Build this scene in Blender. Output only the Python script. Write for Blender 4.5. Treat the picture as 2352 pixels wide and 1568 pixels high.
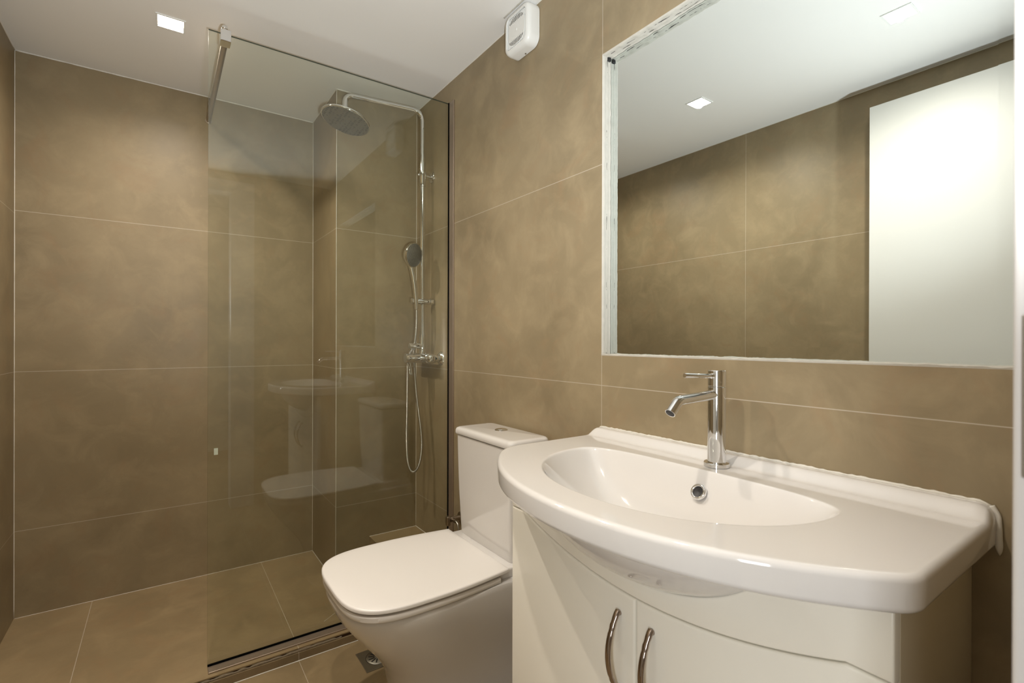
import bpy, bmesh, math, random
from mathutils import Vector, Matrix
random.seed(7)
S = bpy.context.scene
for o in list(bpy.data.objects): bpy.data.objects.remove(o)
COL = S.collection

# ------------------------------------------------------------------ frame of reference
# room coordinates used below: x = metres to the right of the camera line (towards the mirror wall),
# y = metres ahead of the doorway, z = metres above / below eye level.
M = 0.9743          # mirror wall
H = 1.0775          # eye height above the dry floor
L, B, CX, DY, ZC, ZF = -0.4517, 2.5689, 0.6054, 2.1662, 1.0747, -1.037
def W(x, y, z): return Vector((x - M, y, z + H))
FLOOR = -H

# ------------------------------------------------------------------ camera
cam = bpy.data.cameras.new('camera'); co = bpy.data.objects.new('camera', cam); COL.objects.link(co)
cam.sensor_width = 36.0; cam.lens = 1139.3 / 2352 * 36.0
cam.clip_start = 0.005
co.location = W(0, 0, 0)
yaw, pit, rol = 0.6132, -0.0010, 0.0027
co.rotation_euler = (Matrix.Rotation(-yaw, 4, 'Z') @ Matrix.Rotation(math.pi/2 + pit, 4, 'X') @ Matrix.Rotation(rol, 4, 'Z')).to_euler()
cam.dof.use_dof = True; cam.dof.focus_distance = 1.5; cam.dof.aperture_fstop = 8.0
S.camera = co

# ------------------------------------------------------------------ world, lights, exposure
wd = bpy.data.worlds.new('world'); S.world = wd; wd.use_nodes = True
wd.node_tree.nodes['Background'].inputs[0].default_value = (0.85, 0.93, 1, 1)
wd.node_tree.nodes['Background'].inputs[1].default_value = 0.3
S.view_settings.view_transform = 'Standard'; S.view_settings.look = 'None'
S.view_settings.gamma = 1.0; S.view_settings.use_curve_mapping = False
S.view_settings.exposure = 1.2
def light(name, kind, loc, energy, color, rot=(0, 0, 0), **kw):
    d = bpy.data.lights.new(name, kind); d.energy = energy; d.color = color
    for k, v in kw.items(): setattr(d, k, v)
    o = bpy.data.objects.new(name, d); COL.objects.link(o); o.location = loc; o.rotation_euler = rot
    return o
WARM = (1.0, 0.90, 0.79)
SPOTS = [(0.02, 2.045), (0.035, 1.345), (0.035, 0.60)]
for i, (x, y) in enumerate(SPOTS):
    light('downlight_beam', 'SPOT', W(x, y, ZC - 0.006), (14.5, 17.5, 15.5)[i], WARM, spot_size=math.radians(160), spot_blend=0.85, shadow_soft_size=0.018)
# the photographer's bounced light in the doorway, aimed at the ceiling
light('bounce_flash', 'SPOT', W(0.08, -0.04, -0.06), 39.0, (0.92, 0.97, 1.0), rot=Vector((.22, .72, .66)).to_track_quat('-Z', 'Y').to_euler(), spot_size=math.radians(108), spot_blend=1.0, shadow_soft_size=0.03)
# added fill lamp in the hall, brightens the cabinet front through the doorway
light('cabinet_fill', 'AREA', W(-1.10, -0.62, 0.0), 8.5, (0.93, 0.97, 1.0), rot=Vector((1.77, 1.30, -.65)).to_track_quat('-Z', 'Y').to_euler(), shape='RECTANGLE', size=0.35, size_y=0.9)

# ------------------------------------------------------------------ node helpers
def srgb(r, g, b):
    f = lambda c: (c/255/12.92) if c/255 <= 0.04045 else ((c/255 + 0.055)/1.055)**2.4
    return (f(r), f(g), f(b), 1)
class NT:
    def __init__(s, name):
        s.m = bpy.data.materials.new(name); s.m.use_nodes = True; s.t = s.m.node_tree; s.t.nodes.clear()
        s.out = s.n('ShaderNodeOutputMaterial')
    def n(s, t, **kw):
        x = s.t.nodes.new(t)
        for k, v in kw.items(): setattr(x, k, v)
        return x
    def l(s, a, b): s.t.links.new(a, b)
    def v(s, sock, val):
        if hasattr(val, 'is_output'): s.l(val, sock)
        else: sock.default_value = val
    def math(s, op, a, b=None, c=None):
        x = s.n('ShaderNodeMath', operation=op); s.v(x.inputs[0], a)
        if b is not None: s.v(x.inputs[1], b)
        if c is not None: s.v(x.inputs[2], c)
        return x.outputs[0]
    def mix(s, f, a, b, bt='MIX'):
        x = s.n('ShaderNodeMix', data_type='RGBA', blend_type=bt); s.v(x.inputs[0], f); s.v(x.inputs[6], a); s.v(x.inputs[7], b)
        return x.outputs[2]
    def ramp(s, f, lo, hi, a=0., b=1.):
        x = s.n('ShaderNodeMapRange', clamp=True); s.v(x.inputs[0], f); s.v(x.inputs[1], lo); s.v(x.inputs[2], hi); s.v(x.inputs[3], a); s.v(x.inputs[4], b)
        return x.outputs[0]
def simple(name, col, rough=0.4, metal=0.0, coat=0.0, noise=0.03, scale=30, bump=0.0, spec=0.5):
    k = NT(name); p = k.n('ShaderNodeBsdfPrincipled')
    tc = k.n('ShaderNodeTexCoord'); nz = k.n('ShaderNodeTexNoise'); nz.inputs['Scale'].default_value = scale; nz.inputs['Detail'].default_value = 4
    k.l(tc.outputs['Object'], nz.inputs['Vector'])
    d = tuple(c*(1 - noise) for c in col[:3]) + (1,)
    k.l(k.mix(nz.outputs[0], d, col), p.inputs['Base Color'])
    p.inputs['Roughness'].default_value = rough; p.inputs['Metallic'].default_value = metal
    p.inputs['Coat Weight'].default_value = coat; p.inputs['Coat Roughness'].default_value = 0.04
    p.inputs['Specular IOR Level'].default_value = spec
    if bump:
        b = k.n('ShaderNodeBump'); b.inputs['Strength'].default_value = bump; b.inputs['Distance'].default_value = 0.002
        k.l(nz.outputs[0], b.inputs['Height']); k.l(b.outputs[0], p.inputs['Normal'])
    k.l(p.outputs[0], k.out.inputs[0]); return k.m
def tile(name, zs=(), lines=(), base=(152, 136, 107), rough=0.42):
    """large-format cement tile; lines = [(axis, offset, period)], widths 1.1 mm each side"""
    k = NT(name); p = k.n('ShaderNodeBsdfPrincipled')
    g = k.n('ShaderNodeNewGeometry'); sp = k.n('ShaderNodeSeparateXYZ'); k.l(g.outputs['Position'], sp.inputs[0])
    pos = g.outputs['Position']
    def noise(scale, det, rgh, dist=0.0, st=(1, 1, 1)):
        mp = k.n('ShaderNodeMapping'); mp.inputs['Scale'].default_value = st; k.l(pos, mp.inputs[0])
        nz = k.n('ShaderNodeTexNoise'); nz.inputs['Scale'].default_value = scale; nz.inputs['Detail'].default_value = det
        nz.inputs['Roughness'].default_value = rgh; nz.inputs['Distortion'].default_value = dist; k.l(mp.outputs[0], nz.inputs['Vector']); return nz.outputs[0]
    big = noise(2.3, 5, 0.6, 0.4); mid = noise(9, 6, 0.62, 0.6); fine = noise(70, 3, 0.6); spots = noise(5.5, 7, 0.7, 1.4)
    a = srgb(*base); dk = srgb(base[0]*0.86, base[1]*0.855, base[2]*0.84); lt = srgb(min(255, base[0]*1.09), base[1]*1.09, base[2]*1.09); rd = srgb(base[0]*0.97, base[1]*0.90, base[2]*0.86)
    c = k.mix(k.ramp(big, 0.33, 0.67), dk, a)
    c = k.mix(k.ramp(mid, 0.45, 0.75, 0, 0.6), c, lt)
    c = k.mix(k.ramp(spots, 0.52, 0.72, 0, 0.55), c, rd)
    c = k.mix(k.ramp(fine, 0.3, 0.8, 0, 0.16), c, dk)
    gm = None
    for ax, off, per in lines:
        v = k.math('SUBTRACT', sp.outputs[ax], off)
        if per: v = k.math('MULTIPLY', k.math('SUBTRACT', k.math('FRACT', k.math('ADD', k.math('DIVIDE', v, per), 0.5)), 0.5), per)
        q = k.ramp(k.math('ABSOLUTE', v), 0.0006, 0.0011, 1, 0)
        gm = q if gm is None else k.math('MAXIMUM', gm, q)
    if gm is not None: c = k.mix(k.math('MULTIPLY', gm, 0.55), c, srgb(216, 207, 194))
    k.l(c, p.inputs['Base Color'])
    k.l(k.ramp(mid, 0.2, 0.8, rough - 0.05, rough + 0.1), p.inputs['Roughness'])
    p.inputs['Specular IOR Level'].default_value = 0.4
    b = k.n('ShaderNodeBump'); b.inputs['Strength'].default_value = 0.12; b.inputs['Distance'].default_value = 0.002
    k.l(mid, b.inputs['Height']); k.l(b.outputs[0], p.inputs['Normal'])
    k.l(p.outputs[0], k.out.inputs[0]); return k.m
ZL = [(2, 0.4802 + H, None), (2, -0.1198 + H, None), (2, -0.7138 + H, None)]
T_mirrorwall = tile('cement_tile_mirror_wall', base=(160, 144, 115), lines=ZL + [(1, 0.9610, None)])  # same tile as the other walls; extra brightness put into its base colour
T_backwall = tile('cement_tile_back_wall', lines=ZL)
T_leftwall = tile('cement_tile_left_wall', lines=[(2, z + H, None) for z in (0.4702, -0.1198, -0.7138)] + [(1, 1.402, 1.2)])
T_floor = tile('cement_tile_floor', lines=[(0, 0.376 - M, 0.604)], base=(154, 134, 101), rough=0.45)
T_dryfloor = tile('cement_tile_dry_floor', lines=[(0, 0.376 - M, 0.604), (1, 0.58, 1.2)], base=(154, 134, 101), rough=0.45)
M_ceil = simple('matt_ceiling_paint', srgb(242, 241, 238), 0.7, noise=0.02, scale=4, spec=0.3)
M_white = simple('white_plaster', srgb(204, 200, 190), 0.8, noise=0.18, scale=45, bump=0.9)
M_caulk = simple('white_silicone', srgb(226, 222, 212), 0.45, noise=0.05, scale=80, bump=0.2)
M_cer = simple('glazed_white_ceramic', srgb(229, 226, 223), 0.07, coat=0.5, noise=0.01, scale=6)
M_seat = simple('white_duroplast', srgb(240, 236, 232), 0.28, noise=0.01, scale=10)
M_lacq = simple('cream_lacquer', srgb(250, 246, 234), 0.22, coat=0.35, noise=0.012, scale=8)
M_carc = simple('cream_melamine', srgb(214, 204, 180), 0.45, noise=0.03, scale=20)
M_door = simple('white_door_paint', srgb(222, 222, 218), 0.5, noise=0.01, scale=10)
M_frame = simple('grey_white_frame_paint', srgb(190, 186, 182), 0.5, noise=0.01, scale=10)
M_plast = simple('white_plastic', srgb(236, 237, 234), 0.3, noise=0.01, scale=20)
M_chrome = simple('polished_chrome', (0.80, 0.80, 0.80, 1), 0.05, 1.0, noise=0.01)
M_hose = simple('chrome_hose', (0.62, 0.60, 0.56, 1), 0.22, 1.0, noise=0.05)
M_satin = simple('satin_metal', srgb(176, 164, 150), 0.3, 1.0, noise=0.05)
M_brass = simple('dark_polished_nickel', srgb(164, 150, 140), 0.12, 1.0, noise=0.03)
M_steel = simple('brushed_steel', srgb(178, 172, 162), 0.35, 1.0, noise=0.1, scale=100)
M_alu = simple('anodised_aluminium', srgb(178, 162, 146), 0.38, 0.75, noise=0.05)
M_black = simple('black_rubber', (0.002, 0.002, 0.002, 1), 0.8, noise=0.1, spec=0.05)
M_grey = simple('grey_nozzle_rubber', srgb(112, 110, 106), 0.5, noise=0.1, scale=90)
M_hollow = simple('dark_hollow', (0.012, 0.012, 0.014, 1), 0.4)
M_glassedge = simple('green_glass_edge', (0.05, 0.075, 0.06, 1), 0.15, noise=0.1)
M_hall = simple('hall_wall_paint', srgb(206, 200, 188), 0.8, noise=0.03, scale=3)
M_filler = simple('dirty_grout_filler', srgb(176, 162, 140), 0.7, noise=0.5, scale=120, bump=0.6)
M_sticker = simple('pale_green_sticker', srgb(196, 204, 186), 0.5, noise=0.03)
M_gap = simple('brown_adhesive', srgb(66, 42, 24), 0.7, noise=0.3, scale=50, bump=0.4)
def nozzle_mat(name='nozzle_plate', sc=75, c0=(150, 148, 142), c1=(96, 94, 90), mt=0.75):
    k = NT(name); p = k.n('ShaderNodeBsdfPrincipled'); tc = k.n('ShaderNodeTexCoord'); vo = k.n('ShaderNodeTexVoronoi'); vo.inputs['Scale'].default_value = sc; vo.inputs['Randomness'].default_value = 0.35; vo.voronoi_dimensions = '3D'
    k.l(tc.outputs['Object'], vo.inputs['Vector']); f = k.ramp(vo.outputs['Distance'], 0.30, 0.42, 1, 0)
    k.l(k.mix(f, srgb(*c0), srgb(*c1)), p.inputs['Base Color']); k.l(k.math('MULTIPLY', k.math('SUBTRACT', 1, f), mt), p.inputs['Metallic']); p.inputs['Roughness'].default_value = 0.33
    k.l(p.outputs[0], k.out.inputs[0]); return k.m
M_nozzle = nozzle_mat()
M_spray = nozzle_mat('spray_face_rubber', 190, (112, 111, 106), (78, 77, 73), 0.1)
def glass_mat():
    k = NT('shower_glass'); g = k.n('ShaderNodeNewGeometry'); fr = k.n('ShaderNodeFresnel')
    k.l(k.math('ADD', k.math('MULTIPLY', g.outputs['Backfacing'], 1/1.52 - 1.52), 1.52), fr.inputs['IOR'])
    tr = k.n('ShaderNodeBsdfTransparent'); tr.inputs[0].default_value = (0.945, 0.957, 0.930, 1)
    gl = k.n('ShaderNodeBsdfGlossy'); gl.inputs['Roughness'].default_value = 0.0; gl.inputs['Color'].default_value = (0.96, 1, 0.98, 1)
    mx = k.n('ShaderNodeMixShader'); k.l(fr.outputs[0], mx.inputs[0]); k.l(tr.outputs[0], mx.inputs[1]); k.l(gl.outputs[0], mx.inputs[2])
    k.l(mx.outputs[0], k.out.inputs[0]); return k.m
M_glass = glass_mat()
def mirror_mat():
    k = NT('silvered_mirror'); p = k.n('ShaderNodeBsdfPrincipled'); p.inputs['Metallic'].default_value = 1; p.inputs['Roughness'].default_value = 0.0
    p.inputs['Base Color'].default_value = (0.79, 0.845, 0.84, 1); k.l(p.outputs[0], k.out.inputs[0]); return k.m
M_mirror = mirror_mat()
def emit_mat(name, col, st):
    k = NT(name); e = k.n('ShaderNodeEmission'); e.inputs[0].default_value = col; e.inputs[1].default_value = st; k.l(e.outputs[0], k.out.inputs[0]); return k.m
M_lens = emit_mat('glowing_downlight_lens', (1.0, 0.88, 0.68, 1), 22)

# ------------------------------------------------------------------ mesh helpers
def obj(name, bm, mat, parent=None, smooth=False, angle=None, world=None):
    me = bpy.data.meshes.new(name)
    bmesh.ops.recalc_face_normals(bm, faces=bm.faces)
    bm.to_mesh(me); bm.free()
    o = bpy.data.objects.new(name, me); COL.objects.link(o)
    for m in (mat if isinstance(mat, (list, tuple)) else [mat]): me.materials.append(m)
    if smooth:
        for p in me.polygons: p.use_smooth = True
        if angle: me.set_sharp_from_angle(angle=math.radians(angle))
    if parent: o.parent = parent; o.matrix_parent_inverse = Matrix.Translation(-parent.location)
    return o
def tag(o, label, cat, group=None, kind=None):
    o['label'] = label; o['category'] = cat
    if group: o['group'] = group
    return o
def struct(name, bm, mat, label, cat, **kw):
    o = obj(name, bm, mat, **kw); tag(o, label, cat); o['kind'] = 'structure'; return o
def thing(name, loc, label, cat, group=None):
    o = bpy.data.objects.new(name, None); COL.objects.link(o); o.location = loc; o.empty_display_size = 0.05
    return tag(o, label, cat, group)
def box(bm, a, b, bev=0.0, seg=3):
    """box between room corners a, b"""
    a = W(*a); b = W(*b)
    lo = Vector([min(a[i], b[i]) for i in range(3)]); hi = Vector([max(a[i], b[i]) for i in range(3)])
    r = bmesh.ops.create_cube(bm, size=1); vs = r['verts']
    for v in vs: v.co = Vector([lo[i] + (v.co[i] + .5)*(hi[i] - lo[i]) for i in range(3)])
    if bev:
        es = list({e for v in vs for e in v.link_edges})
        bmesh.ops.bevel(bm, geom=es, offset=bev, segments=seg, profile=0.5, affect='EDGES')
    return bm
def BX(a, b, bev=0.0, seg=3): return box(bmesh.new(), a, b, bev, seg)
def frame_of(d):
    d = Vector(d).normalized(); u = d.orthogonal().normalized() if abs(d.z) < .99 else Vector((1, 0, 0)); u = (Vector((0, 0, 1)).cross(d)).normalized() if abs(d.z) < .99 else u
    return u, d.cross(u).normalized(), d
def lathe(bm, o, d, prof, n=40, cap=True):
    """prof = [(t along d, radius)] from world point o along direction d"""
    u, v, d = frame_of(d); rings = []
    for t, r in prof:
        rings.append([bm.verts.new(o + d*t + (u*math.cos(2*math.pi*i/n) + v*math.sin(2*math.pi*i/n))*max(r, 1e-5)) for i in range(n)])
    for a, b in zip(rings, rings[1:]):
        for i in range(n): bm.faces.new((a[i], a[(i+1) % n], b[(i+1) % n], b[i]))
    if cap:
        if prof[0][1] > 1e-4: bm.faces.new(rings[0][::-1])
        if prof[-1][1] > 1e-4: bm.faces.new(rings[-1])
    return bm
def smooth_path(pts, n=12):
    """Catmull-Rom"""
    P = [Vector(p) for p in pts]; out = []
    for i in range(len(P) - 1):
        p0 = P[max(i-1, 0)]; p1 = P[i]; p2 = P[i+1]; p3 = P[min(i+2, len(P)-1)]
        for k in range(n):
            t = k/n
            out.append(0.5*((2*p1) + (-p0+p2)*t + (2*p0-5*p1+4*p2-p3)*t*t + (-p0+3*p1-3*p2+p3)*t**3))
    out.append(P[-1]); return out
def fillet_path(pts, r, n=10):
    P = [Vector(p) for p in pts]; out = [P[0]]
    for i in range(1, len(P)-1):
        a = (P[i-1]-P[i]); b = (P[i+1]-P[i]); ang = a.angle(b); t = min(r/math.tan(ang/2), a.length*.49, b.length*.49)
        s = P[i]+a.normalized()*t; e = P[i]+b.normalized()*t
        for k in range(n+1):
            q = k/n; m = s*(1-q)**2 + P[i]*2*q*(1-q)*1.0 + e*q*q
            out.append(m)
    out.append(P[-1]); return out
def tube(bm, path, r, n=16, cap=True, rib=None):
    rings = []; u = None
    for i, p in enumerate(path):
        d = (path[min(i+1, len(path)-1)] - path[max(i-1, 0)]).normalized()
        if u is None: u = d.orthogonal().normalized()
        u = (u - d*u.dot(d)).normalized(); v = d.cross(u)
        rr = r(i/(len(path)-1)) if callable(r) else r
        if rib: rr *= 1 + rib*math.sin(i*math.pi/2 * 1.0)
        rings.append([bm.verts.new(p + (u*math.cos(2*math.pi*k/n) + v*math.sin(2*math.pi*k/n))*rr) for k in range(n)])
    for a, b in zip(rings, rings[1:]):
        for k in range(n): bm.faces.new((a[k], a[(k+1) % n], b[(k+1) % n], b[k]))
    if cap: bm.faces.new(rings[0][::-1]); bm.faces.new(rings[-1])
    return bm
def loft(bm, rings, cap0=False, cap1=False):
    R = [[bm.verts.new(p) for p in r] for r in rings]; n = len(R[0])
    for a, b in zip(R, R[1:]):
        for i in range(n): bm.faces.new((a[i], a[(i+1) % n], b[(i+1) % n], b[i]))
    if cap0: bm.faces.new(R[0][::-1])
    if cap1: bm.faces.new(R[-1])
    return bm

# ================================================================== STRUCTURE
WT = 0.12
FT = -H - 0.10
# floors
struct('floor', BX((L - WT, -1.9, FLOOR - 0.1), (M + WT, 1.7805, FLOOR)), T_dryfloor, 'beige cement tile floor in front of the raised shower', 'floor')
struct('floor.001', BX((L - WT, 1.80, FLOOR - 0.1), (M + WT, B + WT, ZF)), T_floor, 'raised beige tile floor of the walk-in shower', 'shower floor')
# step edge: tiled riser, brown gap and grout bead
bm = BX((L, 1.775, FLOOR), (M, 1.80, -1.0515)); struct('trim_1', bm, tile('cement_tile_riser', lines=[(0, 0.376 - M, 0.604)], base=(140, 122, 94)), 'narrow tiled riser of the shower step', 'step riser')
struct('trim_2', BX((L, 1.782, -1.0515), (M, 1.80, ZF - 0.004)), M_gap, 'brown unfilled gap under the shower floor edge', 'step gap')
bm = bmesh.new(); box(bm, (L, 1.780, ZF - 0.004), (M, 1.80, ZF)); struct('trim_3', bm, T_floor, 'thin tile edge on top of the shower step', 'step edge')
def ragged_strip(p, q, wdt, hgt, n=160, up=Vector((0, 0, 1)), out=Vector((0, -1, 0)), rough=0.5, seed=1, lo=0.0):
    rnd = random.Random(seed); bm = bmesh.new(); p = W(*p); q = W(*q); R = []
    w = [rnd.random() for _ in range(n+1)]
    for _ in range(2): w = [(w[max(i-1, 0)] + w[i] + w[min(i+1, n)])/3 for i in range(n+1)]
    for i in range(n+1):
        c = p.lerp(q, i/n); k = lo + (1 - lo)*((1 - rough) + rough*2*w[i])
        R.append([c, c + up*hgt*k, c + up*hgt*k*0.7 + out*wdt*k*0.7, c + out*wdt*k])
    loft(bm, R, True, True); return bm
struct('trim_4', ragged_strip((L, 1.775, FLOOR), (M, 1.775, FLOOR), 0.0028, 0.002, rough=0.25), M_caulk, 'pale grout bead at the foot of the shower step', 'grout bead', smooth=True)
struct('trim_5', ragged_strip((L, 1.782, -1.052), (0.52, 1.782, -1.052), 0.0022, 0.0085, n=200, rough=0.95, seed=5), M_filler, 'ragged filler smeared along the shower step gap', 'filler', smooth=True)
# ceiling
struct('ceiling', BX((L - WT, -0.06, ZC), (M + WT, B + WT, ZC + 0.1)), M_ceil, 'smooth warm white ceiling with recessed spotlights', 'ceiling')
struct('wall_left', BX((L - WT, -0.06, FT), (L, B + WT, ZC)), T_leftwall, 'beige large-format tiled wall on the left side', 'wall')
struct('wall_back', BX((L, B, FT), (CX, B + WT, ZC)), T_backwall, 'beige tiled wall at the far end of the shower', 'wall')
struct('wall_column', BX((CX, DY, FT), (M, B + WT, ZC)), T_backwall, 'tiled boxed-in pipe column in the shower corner', 'boxed column')
struct('trim_6', BX((0.752, 2.03, ZF), (M, DY, -0.870)), T_floor, 'low tiled ledge in the corner of the shower', 'ledge')
# mirror wall with a recess
my0, my1, mz0, mz1, RD = 0.158, 0.962, -0.0385, 0.778, 0.030
bm = bmesh.new()
box(bm, (M, my1, FT), (M + WT, B + WT, ZC)); box(bm, (M, -0.06, FT), (M + WT, my0, ZC))
box(bm, (M, my0, FT), (M + WT, my1, mz0)); box(bm, (M, my0, mz1), (M + WT, my1, ZC)); box(bm, (M + RD + 0.006, my0, mz0), (M + WT, my1, mz1))
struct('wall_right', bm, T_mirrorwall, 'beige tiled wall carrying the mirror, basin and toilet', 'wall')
# doorway wall, frame
ox0, ox1, oz = -0.405, 0.354, 0.945
bm = bmesh.new(); box(bm, (L, -0.06, FT), (ox0 - 0.012, 0.052, ZC)); box(bm, (ox1 + 0.02, -0.06, FT), (M, 0.052, ZC)); box(bm, (ox0 - 0.012, -0.06, oz + 0.02), (ox1 + 0.02, 0.052, ZC))
struct('wall_front', bm, T_backwall, 'tiled wall around the doorway', 'wall')
dr = thing('door_1', W(ox0, 0.06, FLOOR), 'white flush door standing open flat against the left wall, seen in the mirror', 'door'); dr['kind'] = 'structure'
bm = bmesh.new()
box(bm, (ox1, -0.07, FLOOR), (ox1 + 0.02, 0.060, oz), 0.0025); box(bm, (ox0 - 0.012, -0.07, oz), (ox1 + 0.02, 0.060, oz + 0.02), 0.0025); box(bm, (ox0 - 0.012, -0.07, FLOOR), (ox0, 0.060, oz), 0.0025)
box(bm, (ox1 + 0.012, 0.052, FLOOR), (ox1 + 0.075, 0.062, oz + 0.012), 0.003); box(bm, (ox0 - 0.045, 0.052, oz + 0.012), (ox1 + 0.075, 0.062, oz + 0.075), 0.003)
box(bm, (ox1 + 0.075, 0.050, FLOOR), (ox1 + 0.135, 0.056, oz + 0.075), 0.002)
obj('door_frame', bm, M_frame, dr)
bm = BX((ox1 - 0.0012, -0.03, -0.068), (ox1 + 0.001, 0.0565, 0.014), 0.0008, 2); o = obj('strike_plate', bm, M_steel, dr); o['label'] = 'dull steel strike plate'
obj('door_leaf', BX((-0.410, 0.066, FLOOR + 0.008), (-0.371, 0.826, 0.965), 0.0015), M_door, dr)
# hall behind the photographer
struct('wall_hall', BX((-1.6, -2.02, FT), (1.8, -1.9, 1.5)), M_hall, 'pale painted hall wall opposite the doorway', 'wall')
struct('wall_hall_left', BX((-1.72, -1.9, FT), (-1.6, -0.06, 1.5)), M_hall, 'pale painted wall at the left end of the hall', 'wall')
struct('wall_hall_right', BX((1.8, -1.9, FT), (1.92, -0.06, 1.5)), M_hall, 'pale painted wall at the right end of the hall', 'wall')
struct('ceiling.001', BX((-1.72, -2.02, 1.30), (1.92, -0.06, 1.4)), M_ceil, 'white ceiling of the hall outside the doorway', 'ceiling')
bm = bmesh.new(); box(bm, (-1.6, -0.18, FT), (L - WT, -0.06, 1.3)); box(bm, (M + WT, -0.18, FT), (1.8, -0.06, 1.3)); box(bm, (L - WT, -0.062, ZC + 0.1), (M + WT, -0.06 + 0.05, 1.3))
struct('wall_hall_side', bm, M_hall, 'pale painted hall wall either side of the bathroom', 'wall')
bm = bmesh.new(); box(bm, (-1.6, -1.9, FLOOR - 0.1), (L - WT, -0.18, FLOOR)); box(bm, (M + WT, -1.9, FLOOR - 0.1), (1.8, -0.18, FLOOR))
struct('floor.002', bm, T_dryfloor, 'tile floor at both ends of the hall', 'floor')
# corner beads
def bead(name, p, q, r, label, seed=0):
    bm = bmesh.new(); p = W(*p); q = W(*q); rnd = random.Random(seed); n = 60
    path = [p.lerp(q, i/n) for i in range(n+1)]
    w = [1 + 0.35*(rnd.random() - .5) for _ in path]
    tube(bm, path, lambda t: r*w[int(t*n + .5)], 8)
    return struct(name, bm, M_caulk, label, 'sealant bead', smooth=True)
bead('trim_7', (L, B, ZC), (CX, B, ZC), 0.0032, 'white sealant line between ceiling and shower back wall', 1)
bead('trim_8', (CX, B, ZC), (CX, DY, ZC), 0.0022, 'thin sealant line between ceiling and column side', 2)
bead('trim_9', (CX, DY, ZC), (M, DY, ZC), 0.0034, 'white sealant line between ceiling and column front', 3)
bead('trim_10', (M, DY, ZC), (M, 0.05, ZC), 0.0018, 'thin sealant line between ceiling and mirror wall', 4)
bead('trim_11', (L, B, ZF), (L, B, ZC), 0.0017, 'sealant line in the left corner of the shower', 5)
bead('trim_12', (CX, B, ZF), (CX, B, ZC), 0.0013, 'sealant line between back wall and column', 6)
bead('trim_13', (CX, DY, ZF), (CX, DY, ZC), 0.0011, 'pale edge line on the column corner', 7)
bead('trim_14', (M, DY, -0.87), (M, DY, ZC), 0.0012, 'sealant line between column and mirror wall', 8)
bead('trim_15', (L, B, ZF), (CX, B, ZF), 0.0010, 'grout line at the foot of the shower back wall', 9)
bead('trim_16', (CX, B, ZF), (CX, DY, ZF), 0.0014, 'grout line at the foot of the column side', 10)
bead('trim_17', (0.752, DY, -0.870), (M, DY, -0.870), 0.0014, 'grout line behind the corner ledge', 11)
bead('trim_18', (M, DY, -0.870), (M, 2.03, -0.870), 0.0018, 'grout line beside the corner ledge', 12)
bead('trim_19', (L, B, ZC), (L, 0.06, ZC), 0.0022, 'thin sealant line between ceiling and left wall', 13)
bead('trim_20', (0.488, 1.895, ZF - 0.0006), (0.60, 1.975, ZF - 0.0006), 0.0009, 'diagonal grout line in the shower floor', 14)

# ================================================================== MIRROR in its plastered recess
def plaster(nu, nv, fn, seed, amp):
    rnd = random.Random(seed); bm = bmesh.new(); g = [[rnd.random() for _ in range(nv+1)] for _ in range(nu+1)]
    G = [[bm.verts.new(fn(i/nu, j/nv, (g[i][j]-.5)*amp)) for j in range(nv+1)] for i in range(nu+1)]
    for i in range(nu):
        for j in range(nv): bm.faces.new((G[i][j], G[i+1][j], G[i+1][j+1], G[i][j+1]))
    return bm
mth = thing('wall_mirror', W(M + RD, (my0+my1)/2, mz0), 'large rectangular mirror with white plastered edges above the basin', 'mirror')
MX = M + RD; bw = 0.027; tl = math.tan(math.radians(0.5))*bw
oy0, oy1, oz0, oz1 = my0 + 0.001, my1 - 0.001, mz0 + 0.001, mz1 - 0.001
bm = bmesh.new()
I = [bm.verts.new(W(MX, y, z)) for y, z in ((oy0+bw, oz0+bw), (oy1-bw, oz0+bw), (oy1-bw, oz1-bw), (oy0+bw, oz1-bw))]
bm.faces.new(I)
obj('mirror_glass', bm, M_mirror, mth)
bm = bmesh.new()
I = [bm.verts.new(W(MX, y, z)) for y, z in ((oy0+bw, oz0+bw), (oy1-bw, oz0+bw), (oy1-bw, oz1-bw), (oy0+bw, oz1-bw))]
O = [bm.verts.new(W(MX + tl, y, z)) for y, z in ((oy0, oz0), (oy1, oz0), (oy1, oz1), (oy0, oz1))]
K = [bm.verts.new(W(MX + 0.005, y, z)) for y, z in ((oy0, oz0), (oy1, oz0), (oy1, oz1), (oy0, oz1))]
for i in range(4):
    j = (i+1) % 4; bm.faces.new((I[i], I[j], O[j], O[i])); bm.faces.new((O[i], O[j], K[j], K[i]))
bm.faces.new(K[::-1])
obj('bevelled_border', bm, M_mirror, mth)
def lip(t, w):  # bulge at both rims of a plastered reveal
    return w*(1 - min(1, t*6))
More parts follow.
